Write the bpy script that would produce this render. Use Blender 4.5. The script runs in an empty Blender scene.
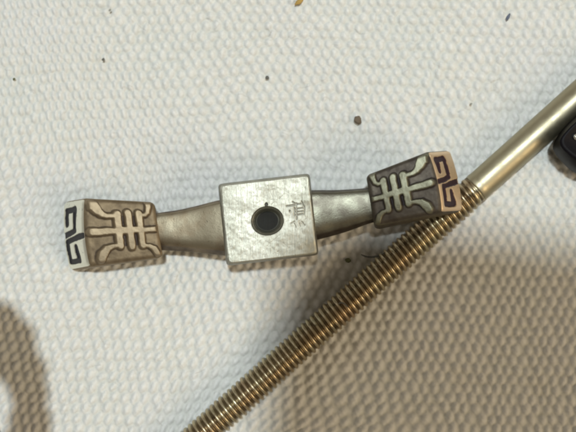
import bpy, math, random
import numpy as np

# ------------------------------------------------------------------ camera, world, lamps
# Everything is written in millimetres and scaled to metres (MM).
MM = 0.001
H = 120.0                                  # height of the lens above the cloth
scene = bpy.context.scene
rng = np.random.default_rng(7)
random.seed(7)

cam_d = bpy.data.cameras.new('camera')
cam_d.sensor_width = 36.0
cam_d.lens = 36.0 * H / 57.6
cam_d.clip_start = 0.002
cam_d.clip_end = 10.0
cam_d.dof.use_dof = True
cam_d.dof.focus_distance = (H - 4.5) * MM
cam_d.dof.aperture_fstop = 42.0
cam = bpy.data.objects.new('camera', cam_d)
cam.location = (0, 0, H * MM)
scene.collection.objects.link(cam)
scene.camera = cam

world = bpy.data.worlds.new('World')
scene.world = world
world.use_nodes = True
bg = world.node_tree.nodes['Background']
bg.inputs[0].default_value = (1.0, 0.85, 0.62, 1)
bg.inputs[1].default_value = 0.22

KX, KY = 0.0, 0.17                         # the ceiling lamp sits this far off the vertical, per unit of height


def aim(o, target=(0, 0, 0)):
    from mathutils import Vector
    d = Vector(target) - o.location
    o.rotation_euler = d.to_track_quat('-Z', 'Y').to_euler()


def area(name, loc, size, power, col, shape='DISK', size_y=None):
    l = bpy.data.lights.new(name, 'AREA')
    l.shape = shape
    l.size = size
    if size_y:
        l.size_y = size_y
    l.energy = power
    l.color = col
    o = bpy.data.objects.new(name, l)
    o.location = loc
    scene.collection.objects.link(o)
    aim(o)
    return o


area('ceiling_lamp', (KX * 1.5, KY * 1.5, 1.5), 0.080, 17.0, (0.89, 0.985, 1.0))
area('window_light', (-0.55, 0.42, 0.50), 0.42, 0.35, (0.93, 0.98, 1.0))
area('warm_lamp', (0.54, -0.20, 0.50), 0.40, 2.05, (1.0, 0.79, 0.51))

scene.view_settings.view_transform = 'Standard'
scene.view_settings.look = 'None'
scene.view_settings.gamma = 1
scene.view_settings.exposure = 0
scene.render.engine = 'CYCLES'
try:
    scene.cycles.filter_width = 2.3
    scene.cycles.max_bounces = 8
    scene.cycles.use_denoising = True
except Exception:
    pass


# ------------------------------------------------------------------ helpers
def P(px, py, z=0.0):
    """a point of the place (mm) lying at height z, from where it is seen in the 576 x 432 photograph"""
    k = 0.1 * (H - z) / H
    return np.array([(px - 288.0) * k, (216.0 - py) * k, z])


def Pv(px, py, z):
    k = 0.1 * (H - z) / H
    return np.stack([(px - 288.0) * k, (216.0 - py) * k, z * np.ones_like(k * px)], -1)


def sstep(e0, e1, x):
    t = np.clip((x - e0) / (e1 - e0), 0, 1)
    return t * t * (3 - 2 * t)


def link(name, verts, faces, mat, parent=None, origin=(0, 0, 0), attrs=None, smooth=True, loc=None):
    """mesh object; verts in mm relative to the world, re-based on origin"""
    v = (np.asarray(verts, float) - np.asarray(origin, float)) * MM
    me = bpy.data.meshes.new(name)
    f = np.asarray(faces)
    if f.dtype != object and f.ndim == 2:
        n, k = f.shape
        me.vertices.add(len(v))
        me.vertices.foreach_set('co', v.astype(np.float32).ravel())
        me.loops.add(n * k)
        me.loops.foreach_set('vertex_index', f.astype(np.int32).ravel())
        me.polygons.add(n)
        me.polygons.foreach_set('loop_start', (np.arange(n) * k).astype(np.int32))
        me.polygons.foreach_set('loop_total', np.full(n, k, np.int32))
        me.update(calc_edges=True)
    else:
        me.from_pydata([tuple(p) for p in v], [], [tuple(int(i) for i in q) for q in faces])
        me.update()
    if attrs:
        for k_, a in attrs.items():
            at = me.attributes.new(k_, 'FLOAT', 'POINT')
            at.data.foreach_set('value', np.asarray(a, np.float32).ravel())
    me.polygons.foreach_set('use_smooth', np.full(len(me.polygons), smooth, bool))
    me.materials.append(mat)
    o = bpy.data.objects.new(name, me)
    scene.collection.objects.link(o)
    if parent is not None:
        o.parent = parent
    else:
        o.location = np.asarray(origin, float) * MM
    return o


def tag(o, label=None, cat=None, group=None, kind=None):
    for k_, v in (('label', label), ('category', cat), ('group', group), ('kind', kind)):
        if v:
            o[k_] = v
    return o


def empty(name, origin):
    o = bpy.data.objects.new(name, None)
    o.location = np.asarray(origin, float) * MM
    o.empty_display_size = 0.003
    scene.collection.objects.link(o)
    return o


def split(name_a, name_b, verts, faces, mask_b, mat, parent, origin, attrs):
    """link faces as two meshes: those where mask_b holds go into name_b (a sub-piece with a name of its own)"""
    faces = np.asarray(faces)
    out = []
    for nm, m in ((name_a, ~mask_b), (name_b, mask_b)):
        f = faces[m]
        used, inv = np.unique(f, return_inverse=True)
        out.append(link(nm, verts[used], inv.reshape(f.shape), mat, parent, origin,
                        {k_: a[used] for k_, a in attrs.items()}))
    return out


def seg_sd(x, y, ax, ay, bx, by, ra, rb=None):
    """distance to a tapered stroke"""
    rb = ra if rb is None else rb
    dx, dy = bx - ax, by - ay
    t = np.clip(((x - ax) * dx + (y - ay) * dy) / (dx * dx + dy * dy + 1e-12), 0, 1)
    return np.hypot(x - ax - t * dx, y - ay - t * dy) - (ra + (rb - ra) * t)


def path_sd(x, y, pts, r):
    d = np.full(np.shape(x), 1e9)
    for (a, b) in zip(pts[:-1], pts[1:]):
        d = np.minimum(d, seg_sd(x, y, a[0], a[1], b[0], b[1], r))
    return d


def vnoise(x, y, seed=0):
    """smooth value noise, period-free"""
    xi, yi = np.floor(x).astype(np.int64), np.floor(y).astype(np.int64)
    xf, yf = x - xi, y - yi
    xf = xf * xf * (3 - 2 * xf)
    yf = yf * yf * (3 - 2 * yf)

    def h(a, b):
        n = (a * 374761393 + b * 668265263 + seed * 1442695041) & 0xffffffff
        n = ((n ^ (n >> 13)) * 1274126177) & 0xffffffff
        n = n ^ (n >> 16)
        return (n & 0xffffff) / float(0xffffff)
    return ((h(xi, yi) * (1 - xf) + h(xi + 1, yi) * xf) * (1 - yf)
            + (h(xi, yi + 1) * (1 - xf) + h(xi + 1, yi + 1) * xf) * yf)


def fbm(x, y, seed=0, octv=3):
    s, a, t = 0, 1.0, 0
    for i in range(octv):
        s = s + a * vnoise(x * 2 ** i, y * 2 ** i, seed + 17 * i)
        t += a
        a *= .5
    return s / t


# ------------------------------------------------------------------ materials
class NT:
    def __init__(self, name):
        self.m = bpy.data.materials.new(name)
        self.m.use_nodes = True
        self.t = self.m.node_tree
        self.b = self.t.nodes['Principled BSDF']
        tc = self.t.nodes.new('ShaderNodeTexCoord')
        self.co = self.t.nodes.new('ShaderNodeVectorMath')
        self.co.operation = 'SCALE'
        self.t.links.new(tc.outputs['Object'], self.co.inputs[0])
        self.co.inputs['Scale'].default_value = 1000.0        # millimetres

    def lk(self, a, b):
        self.t.links.new(a, b)

    def mapv(self, rot=0, sc=(1, 1, 1)):
        n = self.t.nodes.new('ShaderNodeMapping')
        n.inputs['Rotation'].default_value = (0, 0, rot)
        n.inputs['Scale'].default_value = sc
        self.lk(self.co.outputs[0], n.inputs[0])
        return n.outputs[0]

    def noise(self, scale, detail=4, rough=.6, vec=None, dist=0):
        n = self.t.nodes.new('ShaderNodeTexNoise')
        n.inputs['Scale'].default_value = scale
        n.inputs['Detail'].default_value = detail
        n.inputs['Roughness'].default_value = rough
        n.inputs['Distortion'].default_value = dist
        self.lk(vec or self.co.outputs[0], n.inputs['Vector'])
        return n.outputs['Fac']

    def ramp(self, fac, stops):
        n = self.t.nodes.new('ShaderNodeValToRGB')
        e = n.color_ramp.elements
        for i, (p, c) in enumerate(stops):
            if i > 1:
                e.new(p)
            e[i].position = p
            e[i].color = (*c, 1) if len(c) == 3 else c
        self.lk(fac, n.inputs[0])
        return n.outputs[0]

    def rng(self, fac, a, b, c, d):
        n = self.t.nodes.new('ShaderNodeMapRange')
        for i, v in zip((1, 2, 3, 4), (a, b, c, d)):
            n.inputs[i].default_value = v
        self.lk(fac, n.inputs[0])
        return n.outputs[0]

    def mix(self, fac, a, b, mode='MIX'):
        n = self.t.nodes.new('ShaderNodeMix')
        n.data_type = 'RGBA'
        n.blend_type = mode
        for s, v in ((n.inputs[0], fac), (n.inputs[6], a), (n.inputs[7], b)):
            if isinstance(v, (int, float)):
                s.default_value = v
            elif isinstance(v, tuple):
                s.default_value = (*v, 1)
            else:
                self.lk(v, s)
        return n.outputs[2]

    def math(self, op, a, b=0.0):
        n = self.t.nodes.new('ShaderNodeMath')
        n.operation = op
        for s, v in ((n.inputs[0], a), (n.inputs[1], b)):
            if isinstance(v, (int, float)):
                s.default_value = v
            else:
                self.lk(v, s)
        return n.outputs[0]

    def attr(self, name):
        n = self.t.nodes.new('ShaderNodeAttribute')
        n.attribute_name = name
        return n.outputs['Fac']

    def bump(self, h, strength, dist, normal=None):
        n = self.t.nodes.new('ShaderNodeBump')
        n.inputs['Strength'].default_value = strength
        n.inputs['Distance'].default_value = dist * MM
        self.lk(h, n.inputs['Height'])
        if normal:
            self.lk(normal, n.inputs['Normal'])
        return n.outputs[0]

    def set(self, color=None, rough=None, metal=None, normal=None, spec=None):
        for k_, v in (('Base Color', color), ('Roughness', rough), ('Metallic', metal), ('Normal', normal),
                      ('Specular IOR Level', spec)):
            if v is None:
                continue
            if isinstance(v, (int, float)):
                self.b.inputs[k_].default_value = v
            elif isinstance(v, tuple):
                self.b.inputs[k_].default_value = (*v, 1)
            else:
                self.lk(v, self.b.inputs[k_])
        return self.m


def mat_cloth():
    n = NT('cotton_canvas')
    tint = n.ramp(n.noise(.09, 3, .55), [(.3, (.78, .795, .785)), (.5, (.80, .80, .785)), (.7, (.80, .80, .80))])
    patch = n.rng(n.noise(.22, 2, .5), .62, .76, 0, .3)
    c = n.mix(patch, tint, (.79, .76, .68))
    fine = n.rng(n.noise(2.2, 3, .6), .3, .75, .90, 1.04)
    f = n.t.nodes.new('ShaderNodeCombineColor')
    for i in range(3):
        n.lk(fine, f.inputs[i])
    c = n.mix(1.0, c, f.outputs[0], 'MULTIPLY')
    # hollows between the yarns darkened: their shade is put into the colour
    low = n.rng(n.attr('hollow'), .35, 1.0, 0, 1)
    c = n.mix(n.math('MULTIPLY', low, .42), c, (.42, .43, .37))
    fib = n.noise(8, 5, .8, n.mapv(.9, (1, .35, 1)))
    b = n.bump(fib, .6, .14)
    return n.set(c, .95, 0.0, b, .15)


def mat_cast(name, high, low, dark, r0=.34, r1=.55, metal=.9):
    """aged cast metal: rubbed high spots, brown tarnish and some painted shade on the ground and in the grooves"""
    n = NT(name)
    w = n.attr('wear_shade')
    blot = n.noise(.9, 4, .6)
    w2 = n.math('ADD', w, n.rng(blot, .3, .7, -.14, .14))
    c = n.ramp(w2, [(.0, dark), (.42, low), (.78, high)])
    spots = n.rng(n.noise(3.1, 3, .65), .62, .72, 0, .45)
    c = n.mix(spots, c, dark)
    r = n.rng(w2, .1, .9, r1, r0)
    m = n.rng(w, .0, .35, .25, metal)
    b = n.bump(n.noise(7, 4, .65), .24, .05)
    b = n.bump(n.noise(1.6, 2, .5), .10, .12, b)
    return n.set(c, r, m, b)


def mat_block():
    n = NT('brushed_nickel')
    w = n.attr('wear_shade')
    base = n.ramp(n.noise(.35, 3, .6), [(.3, (.40, .395, .33)), (.7, (.58, .575, .51))])
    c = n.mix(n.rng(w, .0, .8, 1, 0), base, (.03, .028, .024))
    # coarse hand-filed strokes in two directions
    s1 = n.noise(1, 5, .7, n.mapv(-.95, (9, .55, 1)), .4)
    s2 = n.noise(1, 4, .65, n.mapv(.12, (13, .8, 1)), .3)
    h = n.math('ADD', s1, n.math('MULTIPLY', s2, .55))
    b = n.bump(h, .75, .05)
    b = n.bump(n.noise(.5, 2, .5), .25, .2, b)
    r = n.math('ADD', n.rng(s1, .3, .7, .34, .52), n.rng(w, 0, .15, .5, 0))
    return n.set(c, r, n.rng(w, .0, .6, .0, .93), b)


def mat_rod(name, c0, c1, dirty, r0=.30):
    n = NT(name)
    blot = n.noise(.33, 4, .6)
    c = n.ramp(blot, [(.3, c0), (.7, c1)])
    d = n.rng(n.noise(.55, 4, .7), .60, .72, 0, dirty)
    c = n.mix(d, c, (.06, .045, .03))
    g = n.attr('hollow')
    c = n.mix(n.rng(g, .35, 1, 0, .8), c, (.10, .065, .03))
    r = n.rng(n.noise(.9, 4, .6), .3, .7, r0, r0 + .14)
    b = n.bump(n.noise(6, 4, .7), .16, .03)
    b = n.bump(n.noise(1.1, 2, .5), .10, .08, b)
    return n.set(c, r, .95, b)


def mat_plain(name, col, rough=.6, metal=0.0, bs=4, bstr=.3, var=.25):
    n = NT(name)
    c = n.mix(n.rng(n.noise(bs * .3, 3), .35, .65, 0, var), col, tuple(x * .45 for x in col))
    return n.set(c, rough, metal, n.bump(n.noise(bs, 4, .6), bstr, .08))


M_CLOTH = mat_cloth()
M_KNOB_L = mat_cast('tarnished_bronze', (.285, .222, .145), (.235, .178, .11), (.04, .025, .018), .50, .62, .75)
M_KNOB_R = mat_cast('shaded_tarnished_bronze', (.20, .195, .14), (.10, .085, .068), (.022, .014, .014), .45, .6, .75)  # darker copy of the left knob's bronze; the phone's shade is put into it
M_FACE_L = mat_cast('nickel_bright_reflection', (.86, .86, .76), (.70, .68, .56), (.015, .014, .02), .36, .5, .85)  # pale tone holds the reflection of the lit cloth, put into the colour
M_FACE_R = mat_cast('bronze_warm_reflection', (.82, .62, .42), (.66, .47, .29), (.03, .012, .02), .42, .5, .8)  # orange tone holds reflected warm light, put into the colour
M_ARM_L = mat_cast('worn_brown_nickel_silver', (.31, .27, .195), (.225, .17, .11), (.05, .035, .025), .40, .55, .88)
M_ARM_R = mat_cast('shaded_worn_nickel_silver', (.21, .205, .16), (.115, .10, .082), (.035, .026, .02), .34, .5, .88)  # darker than the left arm: the shade on this side is painted in
M_BLOCK = mat_block()
M_THREAD = mat_rod('brass_thread', (.53, .49, .34), (.46, .34, .22), .85, .27)
M_SMOOTH = mat_rod('plated_brass', (.42, .38, .27), (.37, .33, .23), .15, .38)
M_BLACK = mat_plain('black_plastic', (.005, .004, .006), .5, 0, 5, .2)
M_BLACK.node_tree.nodes['Principled BSDF'].inputs['Specular IOR Level'].default_value = .12
M_STEEL = mat_plain('bright_steel', (.75, .76, .72), .2, 1.0, 5, .1, .1)


# ------------------------------------------------------------------ the cloth
def axis(c, fine, far, a, b):
    mid = np.arange(-c, c + 1e-6, a)
    n = int((far - c) / b)
    out = c + np.arange(1, n + 1) * b
    rim = out[-1] + np.arange(1, 45) * 5.0
    return np.concatenate([-rim[::-1], -out[::-1], mid, out, rim])


def build_cloth():
    gx = axis(33, 0, 84, .105, .34)
    gy = axis(26, 0, 74, .105, .34)
    X, Y = np.meshgrid(gx, gy)
    # slow wander of the yarns
    wx = (fbm(X * .04 + 9, Y * .04 + 3, 5, 2) - .5) * 2.0 + (vnoise(X * .45, Y * .45, 8) - .5) * .34
    wy = (fbm(X * .04 + 4, Y * .04 + 7, 6, 2) - .5) * 2.0 + (vnoise(X * .45 + 5, Y * .45, 9) - .5) * .30
    ll = sstep(2, -24, X + Y * .9 + 2)                     # towards the lower left the weave is pulled on the slant
    u = (X + wx + Y * .06 - ll * (Y + 8) * .34) / .515
    v = (Y + wy + .02 * X) / (.965 - .0022 * Y) - 0.06 * ll * X
    zz = np.full(X.shape, -.66)

    def smax(a, b, k=.09):
        h = np.clip(.5 + .5 * (b - a) / k, 0, 1)
        return a * (1 - h) + b * h + k * h * (1 - h)
    k0 = np.round(u)
    j0 = np.round(v)

    def hsh(a, b, s):
        n = (a.astype(np.int64) * 73856093 ^ b.astype(np.int64) * 19349663 ^ (s * 83492791)) & 0xffffffff
        n = ((n ^ (n >> 15)) * 2246822519) & 0xffffffff
        n = n ^ (n >> 13)
        return (n & 0xffff) / 65535.0
    for dj in (-1, 0, 1):                                   # the raised floats, one per crossing, brick-wise
        for dk in (-2, -1, 0, 1, 2):
            k, j = k0 + dk, j0 + dj
            on = (np.mod(k + j, 2) == 0)
            r1, r2, r3, r4 = (hsh(k, j, s) for s in (1, 2, 3, 4))
            du = u - k - (r1 - .5) * .26
            dv = v - j - (r2 - .5) * .18
            rx = 1.02 + (r3 - .5) * .22
            ry = .70 + (r4 - .5) * .14
            q = (np.abs(du) / rx) ** 2.3 + (np.abs(dv) / ry) ** 2.2
            qq = np.sqrt((du / (rx * .95)) ** 2 + (dv / (ry * 1.04)) ** 2)
            hgt = .46 * np.cos(np.clip(qq, 0, 1) * math.pi / 2) ** 1.15 + (r2 - .5) * .11 - .46
            q = qq
            # the twist of the yarn: slanting plies
            hgt = hgt + .024 * np.sin((du * .9 + dv * 1.5) * 9.0 + r1 * 6)
            zz = np.where(on & (q < 1), smax(zz, hgt), zz)
    low = -.41 + .05 * np.cos(v * 2 * math.pi) + .03 * vnoise(X * 4, Y * 4, 3)
    Z = smax(zz, low, .12)
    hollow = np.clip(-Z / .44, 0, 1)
    Z = Z + (vnoise(X * 4.3, Y * 4.3, 61) - .5) * .045
    Z = Z + (fbm(X * .06, Y * .06, 31, 2) - .5) * .5 - .12
    V = np.stack([X, Y, Z], -1).reshape(-1, 3)
    ny, nx = X.shape
    i = np.arange(nx * ny).reshape(ny, nx)
    F = np.stack([i[:-1, :-1], i[:-1, 1:], i[1:, 1:], i[1:, :-1]], -1).reshape(-1, 4)
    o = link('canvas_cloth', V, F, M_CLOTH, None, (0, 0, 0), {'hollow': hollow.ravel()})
    tag(o, 'off-white coarse woven cotton canvas the metal pieces lie on', None, None, 'structure')
    return o


build_cloth()


# ------------------------------------------------------------------ the threaded rod
ROD_A = P(203.0, 432.0, 1.5)
ROD_B = P(576.5, 98.5, 1.6)
rod_dir = (ROD_B - ROD_A) / np.linalg.norm(ROD_B - ROD_A)
ROD_T0 = -36.0                                             # start and end along the rod, mm from ROD_A
JOINT = np.dot(P(475, 189, 1.5) - ROD_A, rod_dir)
ROD_T1 = np.linalg.norm(ROD_B - ROD_A) + 34


def rod_frame():
    d = rod_dir
    side = np.cross(d, [0, 0, 1.0])
    side /= np.linalg.norm(side)
    up = np.cross(side, d)
    return d, side, up


def lathe_rod(name, ts, rad_fn, na, mat, parent, origin, hol_fn):
    d, side, up = rod_frame()
    a = np.linspace(0, 2 * math.pi, na, endpoint=False)
    T, A = np.meshgrid(ts, a, indexing='ij')
    R = rad_fn(T, A)
    V = ROD_A + T[..., None] * d + (R * np.cos(A))[..., None] * side + (R * np.sin(A))[..., None] * up
    nt = len(ts)
    i = np.arange(nt * na).reshape(nt, na)
    j = np.roll(i, -1, 1)
    F = np.stack([i[:-1], j[:-1], j[1:], i[1:]], -1).reshape(-1, 4)
    V = V.reshape(-1, 3)
    h = hol_fn(T, A).ravel()
    # close both ends
    c0, c1 = len(V), len(V) + 1
    V = np.vstack([V, ROD_A + ts[0] * d, ROD_A + ts[-1] * d])
    h = np.append(h, [0, 0])
    caps = [(c0, j[0, q], i[0, q], c0) for q in range(0)]
    F = [tuple(f) for f in F] + [(c0, int(j[0, q]), int(i[0, q])) for q in range(na)] \
        + [(c1, int(i[-1, q]), int(j[-1, q])) for q in range(na)]
    Fo = np.empty(len(F), object)
    for q, f in enumerate(F):
        Fo[q] = f
    return link(name, V, Fo, mat, parent, origin, {'hollow': h})


rod = empty('threaded_rod', P(390, 265, 0))
tag(rod, 'long brass rod lying slantwise, threaded at lower left, smooth at upper right',
    'rod')
rod_o = P(390, 265, 0)
PITCH = .575


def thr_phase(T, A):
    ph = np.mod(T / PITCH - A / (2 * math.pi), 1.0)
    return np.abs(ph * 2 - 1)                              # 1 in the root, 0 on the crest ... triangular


def thr_r(T, A):
    p = thr_phase(T, A)
    prof = sstep(.22, .92, p)
    fade = sstep(JOINT + .1, JOINT - 1.2, T)               # the last turns run out
    dent = .05 * (vnoise(T * 1.3, A * 2.2, 77) - .5)
    return 1.53 + dent - .24 * prof * fade - .10 * (1 - fade)


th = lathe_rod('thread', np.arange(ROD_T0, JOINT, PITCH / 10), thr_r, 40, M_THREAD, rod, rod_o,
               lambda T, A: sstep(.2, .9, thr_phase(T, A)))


def smooth_r(T, A):
    return 1.42 + .006 * (vnoise(T * .6, A * 1.0, 5) - .5) + .04 * sstep(.5, 0, np.abs(T - JOINT - .4)) \
        + .0035 * (T - JOINT)


lathe_rod('smooth_shank', np.concatenate([np.arange(JOINT, JOINT + 2, .15), np.linspace(JOINT + 2, ROD_T1, 40)]),
          smooth_r, 64, M_SMOOTH, rod, rod_o, lambda T, A: 0 * T)

# ------------------------------------------------------------------ the cast fitting with the square boss
FIT_O = P(268, 220, 0)
fit = empty('ornate_cast_fitting', FIT_O)
tag(fit, 'two-armed cast metal fitting with square drilled boss and ornamented ends, lying across the rod',
    'metal fitting')


def rise(px):
    return 0.0079 * (px - 62.0)


def rbox_grid(L, N, r):
    """rounded cuboid 0..L as six welded grids; returns points, faces, face-side id"""
    nx, ny, nz = N
    key = {}
    pts, faces, side = [], [], []

    def vid(i, j, k):
        t = (i, j, k)
        if t not in key:
            key[t] = len(pts)
            pts.append((i / nx, j / ny, k / nz))
        return key[t]
    for i in range(nx):
        for j in range(ny):
            faces.append((vid(i, j, nz), vid(i + 1, j, nz), vid(i + 1, j + 1, nz), vid(i, j + 1, nz))); side.append(0)
            faces.append((vid(i, j, 0), vid(i, j + 1, 0), vid(i + 1, j + 1, 0), vid(i + 1, j, 0))); side.append(1)
    for i in range(nx):
        for k in range(nz):
            faces.append((vid(i, 0, k), vid(i + 1, 0, k), vid(i + 1, 0, k + 1), vid(i, 0, k + 1))); side.append(2)
            faces.append((vid(i, ny, k), vid(i, ny, k + 1), vid(i + 1, ny, k + 1), vid(i + 1, ny, k))); side.append(3)
    for j in range(ny):
        for k in range(nz):
            faces.append((vid(nx, j, k), vid(nx, j + 1, k), vid(nx, j + 1, k + 1), vid(nx, j, k + 1))); side.append(4)
            faces.append((vid(0, j, k), vid(0, j, k + 1), vid(0, j + 1, k + 1), vid(0, j + 1, k))); side.append(5)
    U = np.array(pts)
    Lv = np.array(L, float)
    p = U * Lv
    # keep grid lines out of the rounding shell but round the hull
    inner = np.clip(p, r, Lv - r)
    d = p - inner
    n = np.linalg.norm(d, axis=1, keepdims=True)
    m = np.abs(d).max(axis=1, keepdims=True)
    q = inner + np.where(n > 1e-9, d / np.maximum(n, 1e-9) * np.minimum(m, r), 0)
    return U, q, np.array(faces), np.array(side)


def ornament_sd(x, y):
    """x: mm from the arm end (0) to the outer end (7); y across, +-3.2"""
    def cv(X, Y):
        hh = 115 + 35 * (485 - X) / 320.0
        yc = 223 + 4 * (485 - X) / 320.0
        return (485 - X) / 320.0 * 7, (yc - Y) / hh * 3.2
    S = [((308, 154), (308, 288), 16, 16), ((357, 150), (357, 294), 16, 16), ((405, 154), (405, 290), 15, 15),
         ((308, 222), (407, 222), 17, 15), ((194, 226), (308, 224), 17, 14), ((407, 222), (480, 222), 13, 14),
         ((308, 160), (262, 160), 10, 11), ((262, 160), (238, 150), 11, 15), ((238, 150), (220, 132), 15, 20),
         ((220, 132), (202, 112), 20, 22), ((202, 112), (190, 98), 22, 16),
         ((308, 286), (274, 290), 10, 11), ((274, 290), (248, 302), 11, 15), ((248, 302), (230, 322), 15, 19),
         ((230, 322), (218, 346), 19, 17),
         ((407, 162), (432, 161), 9, 10), ((432, 161), (447, 150), 10, 11), ((447, 150), (453, 128), 11, 13),
         ((453, 128), (452, 104), 13, 16),
         ((407, 288), (432, 290), 9, 10), ((432, 290), (452, 302), 10, 13), ((452, 302), (466, 324), 13, 15)]
    x = x + (fbm(x * 1.6, y * 1.6, 51) - .5) * .16
    y = y + (fbm(x * 1.6 + 7, y * 1.6, 52) - .5) * .16
    d = np.full(np.shape(x), 9.0)
    for a, b, ra, rb in S:
        ax, ay = cv(*a)
        bx, by = cv(*b)
        d = np.minimum(d, seg_sd(x, y, ax, ay, bx, by, ra * .0255, rb * .0235))
    return d


FRET = [[(.02, -.02), (.56, .10), (.56, .72), (.20, .70), (.20, .30)],
        [(.93, -.06), (.20, -.18), (.20, -.74), (.58, -.76), (.55, -.36)]]


def fret_sd(a, t, flip):
    a = 1 - a if flip else a
    return np.minimum(*[path_sd(a * 3.0, t * 3.2, [(p * 3.0, q * 3.2) for p, q in pth], .255) for pth in FRET])


def build_knob(corners, flip, mat, fmat, bulge, seed):
    """corners[(s, t, w)] : s 0 arm end / 1 outer end, t 0 south / 1 north, w 0 bottom / 1 top (world mm)"""
    L = (7.0, 6.4, 4.6)
    U, q, F, side = rbox_grid(L, (112, 104, 62), .5)
    x, y, z = q[:, 0], q[:, 1] - 3.2, q[:, 2]
    edge_top = np.minimum.reduce([U[:, 0] * 7, (1 - U[:, 0]) * 7, U[:, 1] * 6.4, (1 - U[:, 1]) * 6.4])
    onx = U[:, 2] > .999
    sd = ornament_sd(x, y)
    raised = sstep(.085, -.085, sd)
    slot = ((x > 1.75) & (x < 3.9) & (np.abs(y) < 1.55)) * 1.0
    jit = (fbm(x * 1.1 + seed, y * 1.1, seed) - .5)
    rz = sstep(.0, .22, edge_top)
    dz = -.34 * sstep(.45, 1, U[:, 2]) + np.where(onx, .38 * raised * rz + .07 * jit, 0)
    # soft worn tops of the bars
    dz += np.where(onx, -.05 * sstep(-.12, .05, sd) * raised, 0)
    onx2 = U[:, 0] > .999
    a = z / 4.6
    t = y / 3.2
    fs = fret_sd(a + (fbm(t * 3, a * 3, seed) - .5) * .08, t + (fbm(t * 3 + 5, a * 3, seed) - .5) * .07, flip)
    edge_end = np.minimum.reduce([U[:, 1] * 6.4, (1 - U[:, 1]) * 6.4, U[:, 2] * 4.6, (1 - U[:, 2]) * 4.6])
    cut = sstep(.07, -.09, fs) * sstep(.0, .25, edge_end)
    dx = np.where(onx2, -.15 * cut + .03 * jit, 0)
    wear_shade = np.full(len(U), .50)
    wear_shade = np.where(onx, .34 + (.30 + .45 * fbm(x * 1.2, y * 1.2, seed + 3)) * raised - .30 * sstep(.20, .03, np.abs(sd)) * (1 - raised) - .25 * slot * (1 - raised), wear_shade)  # tarnished ground; shade along the foot of the bars is painted in
    wear_shade = np.where(onx2, .93, wear_shade)
    wear_shade = np.where(onx2, .93 - 1.25 * sstep(.0, .5, cut), wear_shade)
    wear_shade = np.where((~onx) & (~onx2), .48, wear_shade)
    q = q + np.stack([dx, 0 * dx, dz], 1)
    s_, t_, w_ = q[:, 0] / L[0], q[:, 1] / L[1], q[:, 2] / L[2]
    W = 0
    for (cs, ct, cw), p in corners.items():
        k = (s_ if cs else 1 - s_) * (t_ if ct else 1 - t_) * (w_ if cw else 1 - w_)
        W = W + k[:, None] * p
    # swell of the outer end and sides
    out = (sum(p for (cs, _, _), p in corners.items() if cs) - sum(p for (cs, _, _), p in corners.items() if not cs)) / 4
    out = out * np.array([1, 1, 0])
    out /= np.linalg.norm(out)
    bu = 4 * t_ * (1 - t_)
    W = W + out * (bulge * bu * np.clip(s_, 0, 1) ** 3)[:, None]
    W = W + np.array([0, 0, 1.0]) * (.16 * bu * 1.0)[:, None]
    fc_r = raised[F].mean(1)
    mask = (side == 0) & (fc_r > .5)
    fc_c = cut[F].mean(1)
    cm = (side == 4) & (fc_c > .5)
    nm = ['knob', 'raised_ornament', 'fret_groove', 'outer_face']
    ids = np.where(mask, 1, np.where(cm, 2, np.where(side == 4, 3, 0)))
    root = None
    for kk in range(4):
        f = F[ids == kk]
        used, inv = np.unique(f, return_inverse=True)
        o = link(nm[kk], W[used], inv.reshape(f.shape), fmat if kk > 1 else mat, root or fit, FIT_O, {'wear_shade': wear_shade[used]})
        if kk == 0:
            root = o
    return root


def zt(px, base):
    return rise(px) + base


# left end
LZ, LT = .05, 4.3
kl = {
    (0, 1, 1): P(154, 201.5, zt(158, LT - .5)), (0, 0, 1): P(163.5, 257, zt(164, LT - .5)),
    (1, 1, 1): P(85.5, 197.5, zt(86, LT)), (1, 0, 1): P(91, 267, zt(91, LT)),
    (0, 1, 0): P(156, 206, zt(158, .7)), (0, 0, 0): P(161.5, 258.5, zt(164, .7)),
    (1, 1, 0): P(62.5, 201, zt(62, LZ)), (1, 0, 0): P(68.5, 271.5, zt(67, LZ)),
}
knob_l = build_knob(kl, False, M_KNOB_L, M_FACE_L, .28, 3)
knob_l['label'] = 'brown ornamented end with a bright fret-cut outer face'
# right end
kr = {
    (0, 1, 1): P(365.5, 175, zt(366, LT - .3)), (0, 0, 1): P(374, 226, zt(374, LT - .3)),
    (1, 1, 1): P(426.5, 151, zt(427, LT + .2)), (1, 0, 1): P(441, 213, zt(441, LT + .2)),
    (0, 1, 0): P(368, 178, zt(366, .7)), (0, 0, 0): P(375, 230.5, zt(374, .7)),
    (1, 1, 0): P(451, 149, zt(450, .05)), (1, 0, 0): P(464, 211.5, zt(462, .05)),
}
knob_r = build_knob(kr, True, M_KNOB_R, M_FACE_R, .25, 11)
knob_r['label'] = 'dark ornamented end with an orange-tan fret-cut outer face'


# arms: lofted from the ends into the boss
def chaikin(p, n=2):
    for _ in range(n):
        q = np.roll(p, -1, 0)
        p = np.stack([.75 * p + .25 * q, .25 * p + .75 * q], 1).reshape(-1, 3)
    return p


def cr(xs, ys, x):
    """smooth interpolation"""
    return np.interp(x, xs, ys)


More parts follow.
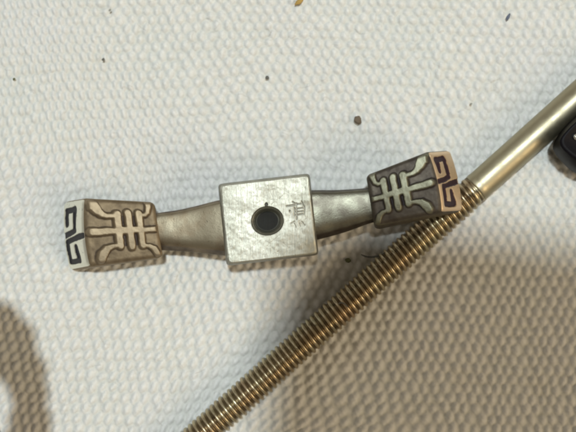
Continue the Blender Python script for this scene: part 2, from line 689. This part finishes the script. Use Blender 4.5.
def build_arm(st, mat, seed):
    """st: stations (px, y_top_outline, y_top_face_n, y_top_face_s, y_bottom_outline, ztop, zbot) in photo px / mm"""
    st = np.array(st, float)
    tt = np.linspace(0, len(st) - 1, 46)
    k = np.arange(len(st))
    rows = []
    # Catmull-Rom through the stations
    for t in tt:
        i = int(min(math.floor(t), len(st) - 2))
        f = t - i
        p0, p1, p2, p3 = st[max(i - 1, 0)], st[i], st[i + 1], st[min(i + 2, len(st) - 1)]
        rows.append(.5 * ((2 * p1) + (-p0 + p2) * f + (2 * p0 - 5 * p1 + 4 * p2 - p3) * f * f
                          + (-p0 + 3 * p1 - 3 * p2 + p3) * f ** 3))
    V, wear_shade = [], []
    for (px, a, b, c, d, z1, z0) in rows:
        zm = z1 - (z1 - z0) * .42
        ring = np.array([P(px, a, zm), P(px, (a + b) / 2 + .3, z1 - .35), P(px, b, z1), P(px, (b + c) / 2, z1 + .12),
                         P(px, c, z1), P(px, c + (d - c) * .55, z1 - .9), P(px, d, zm - .3),
                         P(px, d - 6, z0 + .1), P(px, (a + d) / 2, z0), P(px, a + 6, z0 + .1)])
        ring = chaikin(ring, 2)
        V.append(ring)
        wear_shade.append(.18 + .5 * sstep(z1 - .5, z1 - .1, ring[:, 2]))  # flanks darker: tarnish plus the shade of the bevels put into the colour
    V = np.array(V)
    n, m = V.shape[:2]
    i = np.arange(n * m).reshape(n, m)
    j = np.roll(i, -1, 1)
    F = np.stack([i[:-1], i[1:], j[1:], j[:-1]], -1).reshape(-1, 4)
    V = V.reshape(-1, 3)
    w = np.array(wear_shade).reshape(-1)
    # tool-scraped unevenness
    V[:, 2] += (fbm(V[:, 0] * 1.3, V[:, 1] * 1.3, seed) - .5) * .03
    w = w + (fbm(V[:, 0] * .8, V[:, 1] * .8, seed + 5) - .5) * .5
    return link('arm', V, F, mat, fit, FIT_O, {'wear_shade': w})


build_arm([(150, 214, 217, 241, 250, zt(150, 3.4), zt(150, .9)),
           (162, 211.5, 215, 243, 251.3, zt(162, 3.45), zt(162, .9)),
           (178, 209.2, 213, 245, 252, zt(178, 3.5), zt(178, 1.0)),
           (196, 205.2, 209, 246.5, 253.5, zt(196, 3.6), zt(196, .9)),
           (214, 200.5, 204.5, 248, 255.5, zt(214, 3.8), zt(214, .8)),
           (226, 198, 202, 249, 257, zt(226, 3.9), zt(226, .8))], M_ARM_L, 21)
build_arm([(305, 189.5, 194, 236, 242, zt(305, 3.9), zt(305, .8)),
           (318, 189.2, 193.5, 234, 240.5, zt(318, 3.8), zt(318, .9)),
           (334, 189.2, 193.5, 229.5, 236.5, zt(334, 3.6), zt(334, .9)),
           (350, 188.6, 192, 225, 231.5, zt(350, 3.5), zt(350, 1.0)),
           (366, 187.4, 191, 220.5, 225.5, zt(366, 3.4), zt(366, 1.0)),
           (378, 187, 190, 217, 222, zt(378, 3.4), zt(378, .9))], M_ARM_R, 33)


# the drilled square boss: one surface swept from the hole floor out over the face, down the flanks and under
def build_boss():
    NA = 640
    ang = np.linspace(0, 2 * math.pi, NA, endpoint=False)
    ca, sa = np.cos(ang), np.sin(ang)
    # superellipse square of half side 1 with slightly rounded corners
    rs = 1.0 / (np.abs(ca) ** 26 + np.abs(sa) ** 26) ** (1 / 26.)
    C = {(-1, 1): (219.3, 185.0), (1, 1): (308.5, 174.6), (1, -1): (317.3, 254.0), (-1, -1): (227.6, 264.6)}

    def quad(u, v):
        X = 0
        Y = 0
        for (a, b), (px, py) in C.items():
            k = (1 + a * u) / 2 * (1 + b * v) / 2
            X = X + k * px
            Y = Y + k * py
        return X, Y
    cu, cv_ = -.02, -.03                                   # hole centre in face coordinates
    HR = .368                                              # bowl rim radius in half sides
    rings = []                                             # (blend 0 circle..1 square, radius / scale, z offset from the top)
    R = []
    for r, z in ((.0005, -3.0), (.06, -2.97), (.12, -2.85), (.18, -2.72), (.235, -2.62)):
        R.append((0, r, z))
    zz = np.arange(-2.55, -.62, .05)
    for z in zz:                                           # tapped hole
        R.append((0, None, z))
    for f in np.linspace(0, 1, 8):
        R.append((0, .322 + (HR - .322) * math.sin(f * math.pi / 2) ** 1.2, -.55 + .55 * (1 - math.cos(f * math.pi / 2))))
    for f in np.linspace(0, 1, 120)[1:]:
        R.append((f, None, 0.0))
    V, wear_shade, isdark = [], [], []
    g = np.random.default_rng(5)
    scr = []
    for k in range(120):
        x0, y0 = g.uniform(222, 314), g.uniform(178, 262)
        left = x0 < 250
        an = g.normal(1.05, .35) if g.random() < .7 else g.uniform(0, 3.1)
        ln = g.gamma(2, 1.6 if left else 2.6)
        scr.append((x0, y0, x0 + ln * math.cos(an), y0 - ln * math.sin(an), g.uniform(.05, .25), g.uniform(.08, .42)))
    for (b, r, z) in R:
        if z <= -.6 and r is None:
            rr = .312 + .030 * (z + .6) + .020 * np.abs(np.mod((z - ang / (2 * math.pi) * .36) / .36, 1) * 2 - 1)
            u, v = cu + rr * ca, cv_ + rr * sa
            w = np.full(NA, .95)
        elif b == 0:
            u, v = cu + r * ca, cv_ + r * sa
            w = np.full(NA, -.05 if z < -.58 else .55 + .35 * (z + .55) / .55)  # floor blackened to stand for the darkness deep in the hole
        else:
            cx, cy = cu + HR * ca, cv_ + HR * sa
            ex, ey = .985 * rs * ca, .985 * rs * sa
            u, v = cx + (ex - cx) * b, cy + (ey - cy) * b
            w = np.full(NA, 1.0)
        px, py = quad(u, v)
        top = zt(px, 6.0 - 1.6 * 0)
        top = zt(px, 4.75)
        zc = top + z
        if b > 0:
            d = 9 * np.ones(NA)
            # the stamped mark: a small character and a lighter one below it
            strokes = [((286.6, 206.2), (294.8, 204.9), .65), ((292.6, 201.8), (295.6, 203.8), .5),
                       ((294.1, 207.6), (294.4, 215.4), .62), ((296.4, 203.3), (296.6, 219.0), .55),
                       ((296.4, 204.3), (301.8, 203.6), .45), ((301.4, 201.6), (304.4, 207.6), .5),
                       ((304.4, 207.6), (304.2, 213.2), .5), ((294.4, 209.0), (303.9, 207.6), .42),
                       ((294.4, 212.0), (304.0, 210.8), .42), ((294.4, 215.4), (304.0, 213.6), .58),
                       ((290.5, 223.4), (294.5, 221.2), .32), ((294.2, 223.8), (295.8, 227.2), .42),
                       ((299.0, 223.0), (300.2, 226.5), .3), ((301.5, 221.5), (304.6, 225.2), .28)]
            for (p, q, rad) in strokes:
                d = np.minimum(d, seg_sd(px, py, p[0], p[1], q[0], q[1], rad))
            groove = sstep(.42, -.30, d) * np.where(py > 220.2, .30, .52)
            pit = sstep(1.9, .8, np.hypot(px - 266.3, (py - 204.6) * .8))
            pits2 = sstep(1.3, .5, np.hypot(px - 289.5, py - 211.0))
            pock = 0
            for (x0, y0, x1, y1, rr_, ww) in scr:
                pock = np.maximum(pock, ww * sstep(.30, -.25, seg_sd(px, py, x0, y0, x1, y1, rr_)))
            pock2 = 0
            zc = zc - .11 * groove - .22 * pit - .05 * pits2 - .05 * pock
            edgeround = sstep(.985, 1.0, b) if False else sstep(.955, 1.0, b)
            zc = zc - .05 * edgeround - (fbm(px * .06, py * .06, 4) - .5) * .10 - .02 * (fbm(px * .3, py * .3, 41) - .5)
            w = 1 - .92 * groove - .9 * pit - .7 * pits2 - .45 * pock
            w = np.where(b > .985, w * .8, w)
            isd = groove > .3
        else:
            isd = np.zeros(NA, bool)
        V.append(Pv(px, py, zc))
        wear_shade.append(w)
        isdark.append(isd)
    # chamfer and flanks
    last_px, last_py = quad(.985 * rs * ca, .985 * rs * sa)
    cx0, cy0 = 268.3, 219.5
    for grow, dz, w in ((1.012, -.12, .62), (1.034, -.42, .42), (1.043, -.72, .38), (1.046, -2.2, .42), (1.02, -4.1, .35),
                        (.96, -4.55, .3), (.5, -4.6, .3), (.01, -4.6, .3)):
        px = cx0 + (last_px - cx0) * grow
        py = cy0 + (last_py - cy0) * grow
        # nicks in the upper and lower edges
        nick = .5 * sstep(2.6, 1.0, np.hypot(px - 259.5, (py - 178))) + .5 * sstep(2.6, 1.0, np.hypot(px - 278, py - 262))
        V.append(Pv(px, py, zt(px, 4.75) + dz - nick * .25 * (dz > -.5)))
        wear_shade.append(np.full(NA, w) + (vnoise(px * .3, py * .3, 3) - .5) * .25)
        isdark.append(np.zeros(NA, bool))
    V = np.array(V)
    n = len(V)
    i = np.arange(n * NA).reshape(n, NA)
    j = np.roll(i, -1, 1)
    F = np.stack([i[:-1], i[1:], j[1:], j[:-1]], -1).reshape(-1, 4)
    dk = np.array(isdark).reshape(-1)
    m = dk[F].mean(1) > .5
    a = split('boss', 'stamped_mark', V.reshape(-1, 3), F, m, M_BLOCK, fit, FIT_O, {'wear_shade': np.clip(np.array(wear_shade).reshape(-1), 0, 1)})
    a[1].parent = a[0]
    return a


build_boss()


# ------------------------------------------------------------------ black fitting at the right edge
def build_black():
    # footprint in mm, seen from above, a blunt wedge whose upper-left flank follows the rod
    base = [P(546, 147, 0), P(559, 127, 0), P(640, 55, 0), P(690, 110, 0), P(655, 175, 0), P(600, 186, 0), P(566, 172, 0),
            P(552, 158, 0)]
    top = [P(559.5, 139, 5.5), P(572, 125, 5.5), P(640, 68, 5.5), P(676, 112, 5.5), P(645, 160, 5.5), P(604, 168, 5.5),
           P(574, 158, 5.5), P(561, 147, 5.5)]
    o_ = P(600, 130, 0)
    root = empty('black_fitting', o_)
    tag(root, 'black plastic fitting at the right edge beside the smooth rod', 'fitting')

    def smooth2(p, n):
        p = np.array(p)
        for _ in range(n):
            q = np.roll(p, -1, 0)
            p = np.stack([.8 * p + .2 * q, .2 * p + .8 * q], 1).reshape(-1, 3)
        return p
    b, t = smooth2(base, 3), smooth2(top, 3)
    b[:, 2] = -.2
    b0 = b * .85 + b.mean(0) * .15
    c = t.mean(0)
    rings = [b, b * .3 + t * .7 + np.array([0, 0, 1.2 * .0]), None, t]
    rings[0] = b0
    rings[1] = b + (t - b) * np.array([-.12, -.12, .45])
    rings[2] = b + (t - b) * np.array([.25, .25, .82])
    pts = [rings[0], rings[1], rings[2], b + (t - b) * np.array([.85, .85, .97]), t,
           t + (c - t) * .10 + [0, 0, .0], t + (c - t) * .16 - [0, 0, .12]]
    V = np.array(pts)
    m = V.shape[1]
    n = V.shape[0]
    i = np.arange(n * m).reshape(n, m)
    j = np.roll(i, -1, 1)
    F = [tuple(f) for f in np.stack([i[:-1], j[:-1], j[1:], i[1:]], -1).reshape(-1, 4)]
    vv = V.reshape(-1, 3)
    F.append(tuple(i[-1]))
    Fo = np.empty(len(F), object)
    for k, f in enumerate(F):
        Fo[k] = f
    link('body', vv, Fo, M_BLACK, root, o_)
    a = np.linspace(0, 2 * math.pi, 40, endpoint=False)
    cc = P(576.5, 137, 5.4)
    V = []
    for r, z in ((.35, -.2), (.35, .1), (.27, .2), (.12, .26), (.02, .27)):
        V.append(np.stack([cc[0] + r * np.cos(a), cc[1] + r * np.sin(a), cc[2] + z + 0 * a], 1))
    V = np.array(V)
    i = np.arange(V.shape[0] * 40).reshape(-1, 40)
    j = np.roll(i, -1, 1)
    F = np.stack([i[:-1], j[:-1], j[1:], i[1:]], -1).reshape(-1, 4)
    link('rivet', V.reshape(-1, 3), F, M_STEEL, root, o_)


build_black()


# ------------------------------------------------------------------ crumbs, lint and a hair on the cloth
def crumb(px, py, sx, sy, rot, mat, label, seed, name='dirt_crumb', cat='crumb', z=.12, hgt=.5):
    g = np.random.default_rng(seed)
    nu, nv = 18, 12
    V = []
    for a in range(nv + 1):
        th_ = math.pi * a / nv
        for b in range(nu):
            ph = 2 * math.pi * b / nu
            p = np.array([math.sin(th_) * math.cos(ph), math.sin(th_) * math.sin(ph), math.cos(th_)])
            p *= 1 + .9 * (float(fbm(np.array(p[0] * 1.4 + seed), np.array(p[1] * 1.4 + p[2]), seed)) - .5) + (g.random() - .5) * .16 * (0 < a < nv)
            V.append(p * [sx / 20, sy / 20, hgt * min(sx, sy) / 20])
    V = np.array(V)
    c, s = math.cos(rot), math.sin(rot)
    V = V @ np.array([[c, s, 0], [-s, c, 0], [0, 0, 1]])
    o_ = P(px, py, z)
    i = np.arange((nv + 1) * nu).reshape(nv + 1, nu)
    j = np.roll(i, -1, 1)
    F = np.stack([i[:-1], i[1:], j[1:], j[:-1]], -1).reshape(-1, 4)
    o = link(name, V + o_, F, mat, None, o_)
    return tag(o, label, cat)


M_BROWN = mat_plain('brown_grit', (.15, .115, .08), .8)
M_DARK = mat_plain('dark_grit', (.12, .12, .11), .8)
M_LIGHT = mat_plain('grey_grit', (.30, .30, .27), .8)
M_BLUE = mat_plain('blue_grey_lint', (.12, .14, .20), .8)
M_YEL = mat_plain('ochre_grit', (.42, .27, .07), .7)
M_GREEN = mat_plain('olive_grit', (.10, .11, .05), .8)
crumb(357.3, 120, 7.5, 8.5, .3, M_BROWN, 'largest brown crumb on the canvas, above the right arm of the fitting', 1)
crumb(298.5, 2, 10, 4.5, .6, M_YEL, 'ochre crumb at the top edge of the photo', 2)
crumb(508, 17.5, 8, 3, 1.15, M_BLUE, 'blue-grey sliver of lint near the upper right corner', 3, 'lint_sliver', 'lint')
crumb(267, 77.5, 3.4, 3.2, 0, M_DARK, 'tiny dark speck on clear canvas above the square boss', 4)
crumb(103, 59.5, 3.2, 2.4, .5, M_DARK, 'tiny dark grey speck in the upper left of the canvas', 5)
crumb(14, 79, 2.6, 2.4, .2, M_GREEN, 'tiny olive speck near the left edge of the canvas', 6)
crumb(110, 10, 2.8, 2.0, .8, M_LIGHT, 'faint dark speck near the top edge, left half', 7)
crumb(348, 260.5, 5, 4.5, .3, M_GREEN, 'small olive crumb between the right arm and the rod', 8)
crumb(324, 306, 4.5, 4, .3, M_DARK, 'small black crumb touching the upper side of the threaded rod', 9, z=.3)
crumb(471, 104, 2.4, 2, .3, M_LIGHT, 'minute grey speck on the canvas left of the smooth rod', 10)


def hair(pts, r, mat, label, name='hair', cat='hair'):
    cu = np.array(pts)
    n = 28
    t = np.linspace(0, len(cu) - 1, n)
    q = []
    for s in t:
        i = int(min(math.floor(s), len(cu) - 2))
        f = s - i
        p0, p1, p2, p3 = cu[max(i - 1, 0)], cu[i], cu[i + 1], cu[min(i + 2, len(cu) - 1)]
        q.append(.5 * ((2 * p1) + (-p0 + p2) * f + (2 * p0 - 5 * p1 + 4 * p2 - p3) * f * f
                       + (-p0 + 3 * p1 - 3 * p2 + p3) * f ** 3))
    q = np.array(q)
    V = []
    m = 6
    for i in range(n):
        d = q[min(i + 1, n - 1)] - q[max(i - 1, 0)]
        d /= np.linalg.norm(d)
        a = np.cross(d, [0, 0, 1.0])
        a /= np.linalg.norm(a) + 1e-9
        b = np.cross(a, d)
        rr = r * (.35 + .65 * math.sin(math.pi * (i + .5) / n))
        for k in range(m):
            w = 2 * math.pi * k / m
            V.append(q[i] + rr * (math.cos(w) * a + math.sin(w) * b))
    i = np.arange(n * m).reshape(n, m)
    j = np.roll(i, -1, 1)
    F = np.stack([i[:-1], i[1:], j[1:], j[:-1]], -1).reshape(-1, 4)
    o = link(name, V, F, mat, None, q[0])
    return tag(o, label, cat)


hair([P(361, 254.5, .2), P(366, 256.5, .35), P(372, 257, .8), P(379, 255.5, 1.5), P(385, 252.5, 2.4)], .10, M_DARK,
     'short dark hair caught against the threaded rod below the right end of the fitting')
hair([P(327, 300, .4), P(331, 306, .9), P(335, 309, 1.8)], .08, M_DARK,
     'stubby dark fibre sticking out of the thread halfway along the rod', 'fibre', 'fibre')
hair([P(333, 309, 2.4), P(340, 303, 2.9), P(346, 305, 3.05), P(350, 312, 2.8)], .07, M_DARK,
     'dark curled fibre wound over the middle of the thread', 'fibre', 'fibre')



def lint_fuzz():
    g = np.random.default_rng(3)
    V, F = [], []
    for k in range(900):
        x, y = g.uniform(-36, 36), g.uniform(-27, 27)
        an = g.uniform(0, 2 * math.pi)
        n, ds, z = 7, g.uniform(.07, .24), g.uniform(-.12, .02)
        cur = g.normal(0, .45)
        r = g.uniform(.007, .014)
        pts = []
        for i in range(n):
            pts.append((x, y, z + .16 * math.sin(math.pi * i / (n - 1))))
            an += cur * .6 + g.normal(0, .25)
            x += ds * math.cos(an)
            y += ds * math.sin(an)
        pts = np.array(pts)
        b0 = len(V)
        for i in range(n):
            d = pts[min(i + 1, n - 1)] - pts[max(i - 1, 0)]
            d /= np.linalg.norm(d)
            a = np.array([-d[1], d[0], 0])
            a /= np.linalg.norm(a)
            b = np.cross(d, a)
            for w in (0, 2.094, 4.189):
                V.append(pts[i] + r * (math.cos(w) * a + math.sin(w) * b))
        for i in range(n - 1):
            for q in range(3):
                F.append((b0 + i * 3 + q, b0 + i * 3 + (q + 1) % 3, b0 + i * 3 + 3 + (q + 1) % 3, b0 + i * 3 + 3 + q))
    o = link('loose_fibres', np.array(V), np.array(F), mat_plain('cotton_fibre', (.78, .78, .75), .9, 0, 5, .1, .1))
    tag(o, 'fine white cotton fibres standing loose from the canvas', None, None, 'stuff')


lint_fuzz()

# ------------------------------------------------------------------ what stands outside the frame and shades the cloth
# the photographer's phone, level with the lens and behind it, so never in the picture
PZ = H + 5.0
sh = P(286, 205, 0)                                        # where the corner of its shadow falls
cx, cy = sh[0] + KX * PZ, sh[1] + KY * PZ


def build_phone():
    w, h_, t = 72.0, 140.0, 8.0
    r = 8.0
    pts = []
    for (ax, ay, a0) in ((cx + r, cy - r, 90), (cx + r, cy - h_ + r, 180), (cx + w - r, cy - h_ + r, 270), (cx + w - r, cy - r, 0)):
        for k in range(9):
            a = math.radians(a0 + 90 * k / 8)
            pts.append((ax + r * math.cos(a), ay + r * math.sin(a)))
    pts = np.array(pts)
    th_ = math.radians(-7)                                 # turned a little clockwise about that corner
    pts = (pts - [cx, cy]) @ np.array([[math.cos(th_), math.sin(th_)], [-math.sin(th_), math.cos(th_)]]) + [cx, cy]
    c = pts.mean(0)
    V = []
    for s, z in ((.97, 0), (1, .8), (1, t - .8), (.97, t)):
        q = c + (pts - c) * s
        V.append(np.column_stack([q, np.full(len(q), PZ + z)]))
    V = np.array(V)
    n, m = V.shape[:2]
    i = np.arange(n * m).reshape(n, m)
    j = np.roll(i, -1, 1)
    F = [tuple(f) for f in np.stack([i[:-1], j[:-1], j[1:], i[1:]], -1).reshape(-1, 4)]
    F += [tuple(i[0][::-1]), tuple(i[-1])]
    Fo = np.empty(len(F), object)
    for k, f in enumerate(F):
        Fo[k] = f
    o_ = np.array([c[0], c[1], PZ])
    o = link('phone', V.reshape(-1, 3), Fo, mat_plain('brown_phone_case', (.20, .13, .08), .6), None, o_)
    tag(o, 'phone in a brown case held flat above the cloth, shading its lower right', 'phone')


build_phone()


def build_shadow_caster():
    """an added arch, unseen left of the frame, shaped to cast the lower left shadow"""
    def S(px, py, z):
        p = P(px, py, 0)
        return np.array([p[0] + KX * z, p[1] + KY * z, z])
    pts = [S(-190, 300, 1.5), S(-120, 302, 14), S(-50, 318, 24), S(0, 340, 26), S(27, 370, 26), S(33, 400, 25), S(30, 440, 22), S(2, 500, 10),
           S(-30, 560, 1.5)]
    rad = [1.6, 2.2, 3.0, 3.9, 2.2, 1.75, 2.4, 2.4, 1.6]
    cu = np.array(pts)
    n, m = 60, 14
    V = []
    t = np.linspace(0, len(cu) - 1, n)
    q, R = [], []
    for s in t:
        i = int(min(math.floor(s), len(cu) - 2))
        f = s - i
        p0, p1, p2, p3 = cu[max(i - 1, 0)], cu[i], cu[i + 1], cu[min(i + 2, len(cu) - 1)]
        q.append(.5 * ((2 * p1) + (-p0 + p2) * f + (2 * p0 - 5 * p1 + 4 * p2 - p3) * f * f
                       + (-p0 + 3 * p1 - 3 * p2 + p3) * f ** 3))
        R.append(rad[i] * (1 - f) + rad[i + 1] * f)
    q = np.array(q)
    for i in range(n):
        d = q[min(i + 1, n - 1)] - q[max(i - 1, 0)]
        d /= np.linalg.norm(d)
        a = np.cross(d, [0, 0, 1.0])
        a /= np.linalg.norm(a) + 1e-9
        b = np.cross(a, d)
        for k in range(m):
            w = 2 * math.pi * k / m
            rr = R[i] * (1 + .10 * math.sin(i * 1.3) + .06 * math.sin(3 * w + i))
            V.append(q[i] + rr * (math.cos(w) * a + math.sin(w) * b))
    i = np.arange(n * m).reshape(n, m)
    j = np.roll(i, -1, 1)
    F = [tuple(f) for f in np.stack([i[:-1], i[1:], j[1:], j[:-1]], -1).reshape(-1, 4)]
    F += [tuple(i[0]), tuple(i[-1][::-1])]
    Fo = np.empty(len(F), object)
    for k, f in enumerate(F):
        Fo[k] = f
    o = link('added_shadow_caster', V, Fo, mat_plain('purple_brown_caster', (.09, .045, .06), .6), None, cu[0])
    tag(o, 'unseen dark purple-brown arch added beyond the lower left edge to shade the canvas', 'thong')


build_shadow_caster()
